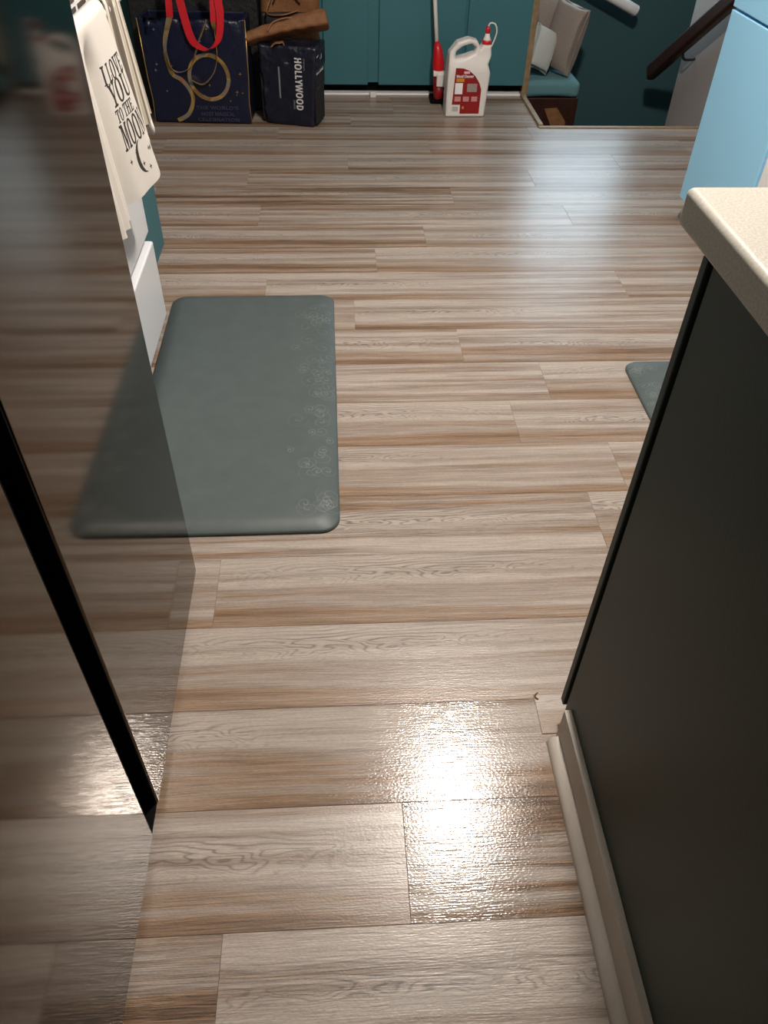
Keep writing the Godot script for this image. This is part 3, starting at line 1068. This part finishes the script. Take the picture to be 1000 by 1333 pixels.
	var h3 := smooth_path([Vector3(-0.045, 0.62, 0.0), Vector3(-0.033, 0.52, 0.014), Vector3(-0.006, 0.385, 0.028), Vector3(0.024, 0.342, 0.03), Vector3(0.074, 0.330, 0.03), Vector3(0.122, 0.370, 0.03), Vector3(0.140, 0.46, 0.024), Vector3(0.136, 0.52, 0.014), Vector3(0.13, 0.62, 0.0)], 6)
	part("ribbon", strap(h3, [Vector3(0.034, 0.01, 0.0)], 0.002), M.red_ribbon, t)
	part("ribbon", strap([Vector3(0.112, 0.62, -0.01), Vector3(0.110, 0.52, 0.006), Vector3(0.104, 0.432, 0.016)], [Vector3(0.024, 0, 0)], 0.002), M.red_ribbon, t)
	# black unit the bags lean against
	var b := thing("storage_bin", "tall black storage bin standing behind the navy tote bag", "bin", Vector3(-0.62, 0, -4.40))
	part("body", span(Vector3(-0.33, 0.0, -0.11), Vector3(0.275, 0.68, 0.11), 0.012), M.black_cloth, b)
	part("lid", span(Vector3(-0.335, 0.68, -0.118), Vector3(0.28, 0.71, 0.118), 0.01), M.black, b)

func studio_bag() -> void:
	var t := thing("shopping_bag", "dark navy carrier bag lettered HOLLYWOOD down its front", "bag", Vector3(-0.215, 0, -4.050), -0.27)
	var hw := 0.124
	var crumple := FastNoiseLite.new()
	crumple.seed = 19
	crumple.frequency = 9.0
	var body := func(p: Vector3) -> float:
		var k := p.y / 0.35
		var wrinkle := 0.004 * sin(p.y * 70.0 + p.x * 40.0) * (1.0 if p.z < -0.02 else 0.3)
		return sd_box(p, Vector3(0.006 * k, 0.172, -0.085), Vector3(hw + 0.016 * k, 0.172, 0.084), 0.014) + wrinkle + crumple.get_noise_3d(p.x, p.y, p.z) * (0.012 if p.y > 0.27 or p.x < -0.09 else 0.003)
	part("body", nets(Vector3(-0.17, -0.02, -0.20), Vector3(0.18, 0.37, 0.02), 0.008, body), M.navy_dark, t)
	# black side gussets
	part("gusset", span(Vector3(hw + 0.001, 0.012, -0.150), Vector3(hw + 0.014, 0.33, -0.016), 0.006), M.black_cloth, t)
	part("gusset", span(Vector3(-hw - 0.016, 0.012, -0.150), Vector3(-hw - 0.001, 0.32, -0.016), 0.006), M.black_cloth, t)
	var down := func(cx: float, cy: float) -> Callable:
		return func(q: Vector3) -> Vector3: return Vector3(cx + q.y, cy - q.x, 0.0005 + q.z)
	part("lettering", lettering("HOLLYWOOD", 0.222, 0.034, 0.003, "sans_bold", down.call(0.058, 0.187)), M.pale_print, t)
	part("lettering", lettering("Disney's", 0.048, 0.009, 0.003, "sans", down.call(0.086, 0.272)), M.grey_print, t)
	part("lettering", lettering("STUDIOS", 0.040, 0.008, 0.003, "sans", down.call(0.030, 0.098)), M.grey_print, t)
	part("print_line", span(Vector3(-0.041, 0.122, 0.0), Vector3(-0.034, 0.255, 0.0035), 0.0005), M.grey_print, t)
	var side := func(cy: float) -> Callable:
		return func(q: Vector3) -> Vector3: return Vector3(hw + 0.0135 + q.z, cy + q.y, -0.075 - q.x)
	part("lettering", lettering("STAR", 0.120, 0.035, 0.002, "sans_bold", side.call(0.285)), M.pale_print, t)
	part("lettering", lettering("WARS", 0.120, 0.035, 0.002, "sans_bold", side.call(0.243)), M.pale_print, t)

func brown_bag() -> void:
	var t := thing("backpack", "slouched brown leather bag with a rolled flap resting over the dark navy carrier bag", "bag", Vector3(-0.205, 0, -4.285))
	var body := func(p: Vector3) -> float:
		var d := sd_box(p, Vector3(0.012, 0.31, -0.04), Vector3(0.136, 0.31, 0.062), 0.04)
		d += 0.006 * sin(p.x * 26.0 + p.y * 11.0) * sin(p.y * 24.0 - p.x * 7.0)
		return d
	part("body", nets(Vector3(-0.2, -0.02, -0.14), Vector3(0.2, 0.66, 0.06), 0.013, body), M.leather, t)
	var fb := Basis(Vector3(0, 0, 1), 0.205) * Basis(Vector3(0, 1, 0), 0.06) * Basis(Vector3(1, 0, 0), -0.5)
	var flap := func(p: Vector3) -> float:
		var q: Vector3 = fb.transposed() * (p - Vector3(-0.003, 0.392, 0.165))
		q.y += 0.02 * q.x * q.x * 10.0 - 0.004
		var tall := lerpf(0.018, 0.030, clampf(q.x / 0.4 + 0.5, 0, 1))
		var d := sd_box(q, Vector3.ZERO, Vector3(0.195, tall, 0.05), 0.012)
		d = smin(d, sd_cap(q, Vector3(-0.19, 0.012, 0.03), Vector3(0.18, 0.03, 0.02), 0.012, 0.016), 0.012)
		return d + 0.0022 * sin(q.x * 90.0 + q.z * 40.0) * sin(q.y * 80.0 + q.x * 13.0)
	part("flap", nets(Vector3(-0.23, 0.30, 0.04), Vector3(0.24, 0.49, 0.25), 0.008, flap), M.leather, t)
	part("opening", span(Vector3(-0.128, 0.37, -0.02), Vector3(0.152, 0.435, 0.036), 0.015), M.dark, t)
	part("strap", strap(smooth_path([Vector3(-0.06, 0.585, 0.028), Vector3(-0.07, 0.50, 0.04), Vector3(-0.09, 0.44, 0.09), Vector3(-0.02, 0.445, 0.155), Vector3(0.05, 0.455, 0.12)], 6), [Vector3(0.0, 0.012, 0.022)], 0.005), M.leather, t)
	var seam := smooth_path([Vector3(-0.065, 0.47, 0.031), Vector3(-0.04, 0.505, 0.033), Vector3(0.0, 0.515, 0.034), Vector3(0.03, 0.50, 0.033), Vector3(0.06, 0.47, 0.031)], 5)
	part("seam", tube(seam, [0.0035], 6), M.dark_wood, t)
	part("loop", strap(smooth_path([Vector3(-0.085, 0.395, 0.215), Vector3(-0.06, 0.425, 0.20), Vector3(0.0, 0.440, 0.185), Vector3(0.045, 0.432, 0.18), Vector3(0.065, 0.41, 0.20)], 5), [Vector3(0.0, 0.012, 0.022)], 0.006), M.leather, t)
	part("buckle", strap([Vector3(-0.075, 0.335, 0.214), Vector3(-0.055, 0.352, 0.222), Vector3(-0.02, 0.356, 0.224), Vector3(-0.012, 0.338, 0.216)], [Vector3(0, 0.0, 0.014)], 0.006), M.brown_wood, t)

# ------------------------------------------------------------------ mop and jug
func cleaning() -> void:
	var m := thing("spray_mop", "spray mop with a white pole and red body leaning on the teal cabinet", "mop", Vector3(0.545, 0, -4.44))
	part("foot", span(Vector3(-0.035, 0.002, -0.07), Vector3(0.20, 0.024, 0.042), 0.008), M.black, m)
	part("reservoir", tube([Vector3(0.008, 0.024, 0.032), Vector3(0.006, 0.03, 0.032), Vector3(0.002, 0.09, 0.03)], [0.016, 0.026, 0.026], 16), M.label_red, m)
	part("body", tube([Vector3(0.0, 0.09, 0.02), Vector3(-0.001, 0.145, 0.022), Vector3(-0.003, 0.19, 0.022), Vector3(-0.010, 0.25, 0.02), Vector3(-0.018, 0.285, 0.016)], [0.022, 0.028, 0.031, 0.022, 0.010], 16), M.red, m)
	part("bottle_clip", span(Vector3(-0.012, 0.088, 0.036), Vector3(0.034, 0.150, 0.066), 0.006), M.plastic, m)
	part("bottle_clip", span(Vector3(-0.030, 0.135, 0.03), Vector3(0.036, 0.158, 0.060), 0.005), M.plastic, m)
	part("pole", tube([Vector3(-0.016, 0.275, 0.016), Vector3(-0.040, 0.50, -0.02), Vector3(-0.075, 0.80, -0.062)], [0.010, 0.010, 0.010], 12), M.plastic, m)

	var j := thing("cleaner_jug", "white plastic jug of wood cleaner with a red label and cap", "jug", Vector3(0.662, 0, -4.245), 0.02)
	var out := PackedVector2Array([Vector2(-0.098, 0.0), Vector2(0.100, 0.0), Vector2(0.108, 0.14), Vector2(0.112, 0.20), Vector2(0.098, 0.235), Vector2(0.112, 0.27), Vector2(0.108, 0.315), Vector2(0.066, 0.315), Vector2(0.058, 0.30), Vector2(0.038, 0.334), Vector2(-0.004, 0.344), Vector2(-0.058, 0.328), Vector2(-0.096, 0.282), Vector2(-0.100, 0.16)])
	var hole := PackedVector2Array([Vector2(-0.062, 0.262), Vector2(-0.02, 0.268), Vector2(0.026, 0.285), Vector2(0.032, 0.305), Vector2(0.01, 0.318), Vector2(-0.03, 0.308), Vector2(-0.062, 0.285)])
	var body := func(p: Vector3) -> float:
		var q := Vector2(p.x, p.y)
		var o := sd_poly(q, out)
		var thin := smoothstep(0.20, 0.30, p.y) * 0.022
		var h := 0.058 - thin
		var r := 0.012
		var d2 := Vector2(o + r, absf(p.z) - h + r)
		var d := Vector2(maxf(d2.x, 0), maxf(d2.y, 0)).length() + minf(maxf(d2.x, d2.y), 0.0) - r
		if p.y > 0.22:
			var cut := -(sd_poly(q, hole) - 0.002)
			d = -smin(-d, -cut, 0.016)
		return d
	part("body", nets(Vector3(-0.125, -0.012, -0.075), Vector3(0.13, 0.36, 0.075), 0.0055, body), M.plastic, j)
	var zf := 0.0575
	var lab := PackedVector2Array([Vector2(-0.070, 0.060), Vector2(-0.028, 0.060), Vector2(-0.028, 0.018), Vector2(0.070, 0.018), Vector2(0.072, 0.128), Vector2(0.060, 0.158), Vector2(0.036, 0.19), Vector2(0.006, 0.212), Vector2(-0.024, 0.222), Vector2(-0.062, 0.224)])
	var lb := part("label", extrude(lab, 0.0016, Transform3D(Basis.IDENTITY, Vector3(0, 0, zf))), M.label_red, j)
	var zz := zf + 0.0014
	var patch := func(called: String, x0: float, y0: float, x1: float, y1: float, mm: Material) -> void:
		part(called, span(Vector3(x0, y0, zz), Vector3(x1, y1, zz + 0.0012), 0.0003), mm, lb)
	patch.call("picture", -0.060, 0.108, -0.022, 0.158, M.white)
	patch.call("picture", 0.0, 0.118, 0.050, 0.155, M.pillow)
	patch.call("picture", -0.056, 0.163, -0.016, 0.178, M.amber)
	patch.call("badge", -0.020, 0.199, 0.008, 0.210, M.pink_print)
	patch.call("badge", -0.018, 0.040, -0.008, 0.052, M.amber)
	for l in [["Wood Cleaner", 0.085, 0.013, 0.005, 0.189, "sans_bold", M.white]]:
		var m2 := func(q: Vector3) -> Vector3: return Vector3(q.x - 0.014, q.y + 0.188, zz + q.z)
		part("lettering", lettering(l[0], 0.086, 0.013, 0.0012, "sans_bold", m2), M.white, lb)
	for k in 3:
		for r in 3:
			patch.call("text_line", -0.058 + k * 0.042, 0.092 - r * 0.008, -0.028 + k * 0.042, 0.096 - r * 0.008, M.pink_print)
	for k in 7:
		part("barcode_bar", span(Vector3(-0.066 + k * 0.0042, 0.028, zf), Vector3(-0.0638 + k * 0.0042, 0.050, zf + 0.001), 0.0002), M.grey_print, j)
	part("cap", lathe([Vector2(0, 0.018), Vector2(0.020, 0.018), Vector2(0.023, 0.014), Vector2(0.023, 0.0), Vector2(0, 0)]), M.red, j, Vector3(0.088, 0.313, 0))
	part("pump_neck", lathe([Vector2(0, 0.028), Vector2(0.010, 0.028), Vector2(0.013, 0.016), Vector2(0.019, 0.004), Vector2(0.019, 0.0), Vector2(0, 0)]), M.plastic, j, Vector3(0.088, 0.331, 0))
	part("nozzle", lathe([Vector2(0, 0.032), Vector2(0.006, 0.031), Vector2(0.012, 0.020), Vector2(0.012, 0.006), Vector2(0.008, 0.0), Vector2(0, 0)]), M.red, j, Vector3(0.088, 0.358, 0))
	part("hose", tube(smooth_path([Vector3(0.088, 0.386, 0), Vector3(0.098, 0.402, 0.0), Vector3(0.122, 0.396, 0), Vector3(0.132, 0.365, 0), Vector3(0.122, 0.325, 0.0), Vector3(0.108, 0.295, 0)], 5), [0.0035], 8), M.plastic, j)

# ------------------------------------------------------------------ stairwell
func pillow(called: String, label: String, at: Vector3, w: float, h: float, d: float, euler: Vector3, m: Material) -> void:
	var f := func(p: Vector3) -> float:
		var u := clampf(absf(p.x) / w, 0, 1)
		var v := clampf(absf(p.y) / h, 0, 1)
		var puff := d * pow(maxf(1.0 - pow(u, 2.6), 0.0) * maxf(1.0 - pow(v, 2.6), 0.0), 0.42) + 0.004
		var pinch := 0.018 * (1.0 - pow(u, 3.0)) * v + 0.018 * (1.0 - pow(v, 3.0)) * u
		var q := Vector2(absf(p.x) - w + pinch, absf(p.y) - h + pinch)
		var plan := maxf(q.x, q.y)
		return maxf(plan, (absf(p.z) - puff) * 0.6)
	var t := thing(called, label, "pillow", at)
	t.rotation = euler
	part("cover", nets(Vector3(-w - 0.02, -h - 0.02, -d - 0.02), Vector3(w + 0.02, h + 0.02, d + 0.02), 0.011, f), m, t)
	part("piping", tube([Vector3(-w + 0.006, -h + 0.006, 0), Vector3(0, -h + 0.02, 0), Vector3(w - 0.006, -h + 0.006, 0), Vector3(w - 0.02, 0, 0), Vector3(w - 0.006, h - 0.006, 0), Vector3(0, h - 0.02, 0), Vector3(-w + 0.006, h - 0.006, 0), Vector3(-w + 0.02, 0, 0), Vector3(-w + 0.006, -h + 0.006, 0)], [0.004], 6), m, t)

func stairwell() -> void:
	struct("floor_landing", span(Vector3(0.93, -0.60, -4.04), Vector3(1.52, -0.56, -5.40), 0.004), M.brown_wood)
	for k in 5:
		struct("stair_step", span(Vector3(1.52, -1.2, -4.04 - k * 0.27), Vector3(2.0, -0.19 * (k + 1), -4.04 - (k + 1) * 0.27), 0.004), M.brown_wood)
	# bench
	var zc := -4.9
	var b := thing("bench", "dark wooden bench with a teal padded seat in the stairwell", "bench", Vector3(1.27, -0.56, zc))
	var s := nets(Vector3(-0.19, 0.44, -0.32), Vector3(0.19, 0.58, 0.06), 0.011, func(p: Vector3) -> float:
		return sd_box(p, Vector3(0, 0.50 + 0.012 * cos(p.x * 8.0), -0.125), Vector3(0.165, 0.045, 0.165), 0.03))
	part("seat_cushion", s, M.seat, b)
	part("apron", span(Vector3(-0.165, 0.34, -0.285), Vector3(0.165, 0.462, 0.03), 0.006), M.dark_wood, b)
	for c in [[-0.145, 0.01], [0.145, 0.01], [-0.145, -0.265], [0.145, -0.265]]:
		part("leg", span(Vector3(c[0] - 0.02, 0.0, c[1] - 0.02), Vector3(c[0] + 0.02, 0.36, c[1] + 0.02), 0.004), M.dark_wood, b)
	part("front_panel", extrude(PackedVector2Array([Vector2(-0.03, 0.405), Vector2(0.045, 0.41), Vector2(0.108, 0.335), Vector2(0.108, 0.25), Vector2(0.055, 0.25)]), 0.006, Transform3D(Basis.IDENTITY, Vector3(0, 0, 0.029))), M.brown_wood, b)
	part("front_board", span(Vector3(-0.15, 0.10, 0.0), Vector3(0.15, 0.36, 0.026), 0.004), M.dark_wood, b)
	pillow("pillow", "largest taupe pillow leaning upright on the teal bench", Vector3(1.330, 0.185, -5.00), 0.115, 0.175, 0.062, Vector3(-0.10, -0.95, -0.16), M.pillow)
	pillow("pillow", "taupe pillow standing at the back behind the other two pillows", Vector3(1.275, 0.20, -5.16), 0.11, 0.17, 0.05, Vector3(-0.18, 0.25, 0.06), M.pillow)
	pillow("pillow", "smallest pale pillow leaning on the bench beside the cabinet end", Vector3(1.195, 0.135, -4.95), 0.085, 0.115, 0.042, Vector3(-0.22, 0.5, -0.42), M.pillow_pale)
	# handrail on the grey stair wall, running down past the end of the wall
	var h := thing("handrail", "dark brown wooden handrail sloping down along the grey stair wall", "handrail")
	var a := Vector3(1.91, -0.02, -5.09)
	var c := Vector3(1.93, 0.92, -3.62)
	var st := start()
	var dir := (c - a).normalized()
	var right := dir.cross(Vector3.UP).normalized()
	add_box(st, (a + c) / 2.0, Vector3(0.055, 0.085, (c - a).length()), 0.018, Basis(right, dir.cross(right), dir))
	part("rail", st.commit(), M.dark_wood, h)
	for k in [0.26, 0.75]:
		var p := a.lerp(c, k)
		part("bracket", tube(smooth_path([p + Vector3(0.005, -0.03, 0), p + Vector3(0.02, -0.075, 0), p + Vector3(0.06, -0.08, 0), Vector3(2.0, p.y - 0.075, p.z)], 4), [0.007], 8), M.dark, h)
	# white tube hanging at the stairwell's back wall
	var w := thing("blind_rail", "white round rail end hanging tilted against the dark teal stairwell wall", "rail")
	part("rail", tube([Vector3(1.800, 0.267, -5.25), Vector3(1.792, 0.271, -5.25), Vector3(1.45, 0.42, -5.25)], [0.022, 0.030, 0.030], 18), M.white, w)
	part("end_cap", tube([Vector3(1.804, 0.265, -5.25), Vector3(1.796, 0.269, -5.25)], [0.024, 0.031], 18), M.plastic, w)

# ------------------------------------------------------------------ small things
func small_things() -> void:
	tag(part("cutting_board", span(Vector3(0.386, 0.9412, -0.630), Vector3(0.62, 0.956, -0.35), 0.003), M.brown_wood), "brown wooden board lying on the pale worktop edge", "board")
	tag(part("door_stop", span(Vector3(0.196, 0.0, -4.505), Vector3(0.228, 0.026, -4.535), 0.004), M.plastic), "small white block on the floor below the teal cabinet", "block")
	var chip := []
	for k in 8: chip.append(Vector3(0.364 + cos(2.0 + k * 0.35) * 0.009, 0.0030, -0.795 + sin(2.0 + k * 0.35) * 0.007))
	tag(part("crumb", tube(chip, [0.0014], 6), M.leather), "tiny reddish brown curl on the floor by the dark green cabinet", "crumb")
	# dried streak where the wet patch ends
	var im := Image.create(32, 2, false, Image.FORMAT_RGBA8)
	for i in 32:
		var e := pow(i / 31.0, 1.5) * smoothstep(31.0, 28.0, i)
		for j in 2: im.set_pixel(i, j, Color(0.86, 0.84, 0.81, 0.30 * e))
	var film := mat(Color.WHITE, 0.5)
	film.albedo_texture = ImageTexture.create_from_image(im)
	film.transparency = BaseMaterial3D.TRANSPARENCY_ALPHA
	var path := smooth_path([Vector3(0.264, 0, -0.405), Vector3(0.257, 0, -0.389), Vector3(0.233, 0, -0.348), Vector3(0.199, 0, -0.315), Vector3(0.156, 0, -0.303), Vector3(0.05, 0, -0.297)], 6)
	var st := start()
	for i in path.size() - 1:
		var d: Vector3 = path[mini(i + 1, path.size() - 1)] - path[maxi(i - 1, 0)]
		var d2: Vector3 = path[mini(i + 2, path.size() - 1)] - path[i]
		var n := Vector3(d.z, 0, -d.x).normalized() * 0.045
		var n2 := Vector3(d2.z, 0, -d2.x).normalized() * 0.045
		if n.x > 0: n = -n
		if n2.x > 0: n2 = -n2
		var up := Vector3(0, 0.0011, 0)
		var q := [[path[i] + up, 1.0], [path[i + 1] + up, 1.0], [path[i + 1] + n2 + up, 0.0], [path[i] + n + up, 0.0]]
		for k in [0, 1, 2, 0, 2, 3]:
			st.set_normal(Vector3.UP)
			st.set_uv(Vector2(q[k][1], 0.5))
			st.add_vertex(q[k][0])
	tag(part("mop_streak", st.commit(), film), "faint pale curved streak left on the wet planks by a mop", "streak")
	# the lamp
	var lamp_at := Vector3(0.49, 2.40, -1.72)
	var l := thing("ceiling_lamp", "round flush ceiling lamp above the aisle", "lamp", lamp_at)
	var glow := mat(rgb(250, 244, 232), 0.4)
	glow.emission_enabled = true
	glow.emission = Color(1.0, 0.955, 0.91)
	glow.emission_energy_multiplier = 1.2
	part("lamp_shade", lathe([Vector2(0, -0.075), Vector2(0.08, -0.07), Vector2(0.14, -0.05), Vector2(0.175, -0.015), Vector2(0.18, 0.02), Vector2(0, 0.02)], 32), glow, l)
	part("lamp_base", lathe([Vector2(0, 0.05), Vector2(0.19, 0.05), Vector2(0.19, 0.022), Vector2(0, 0.022)], 32), M.white, l)
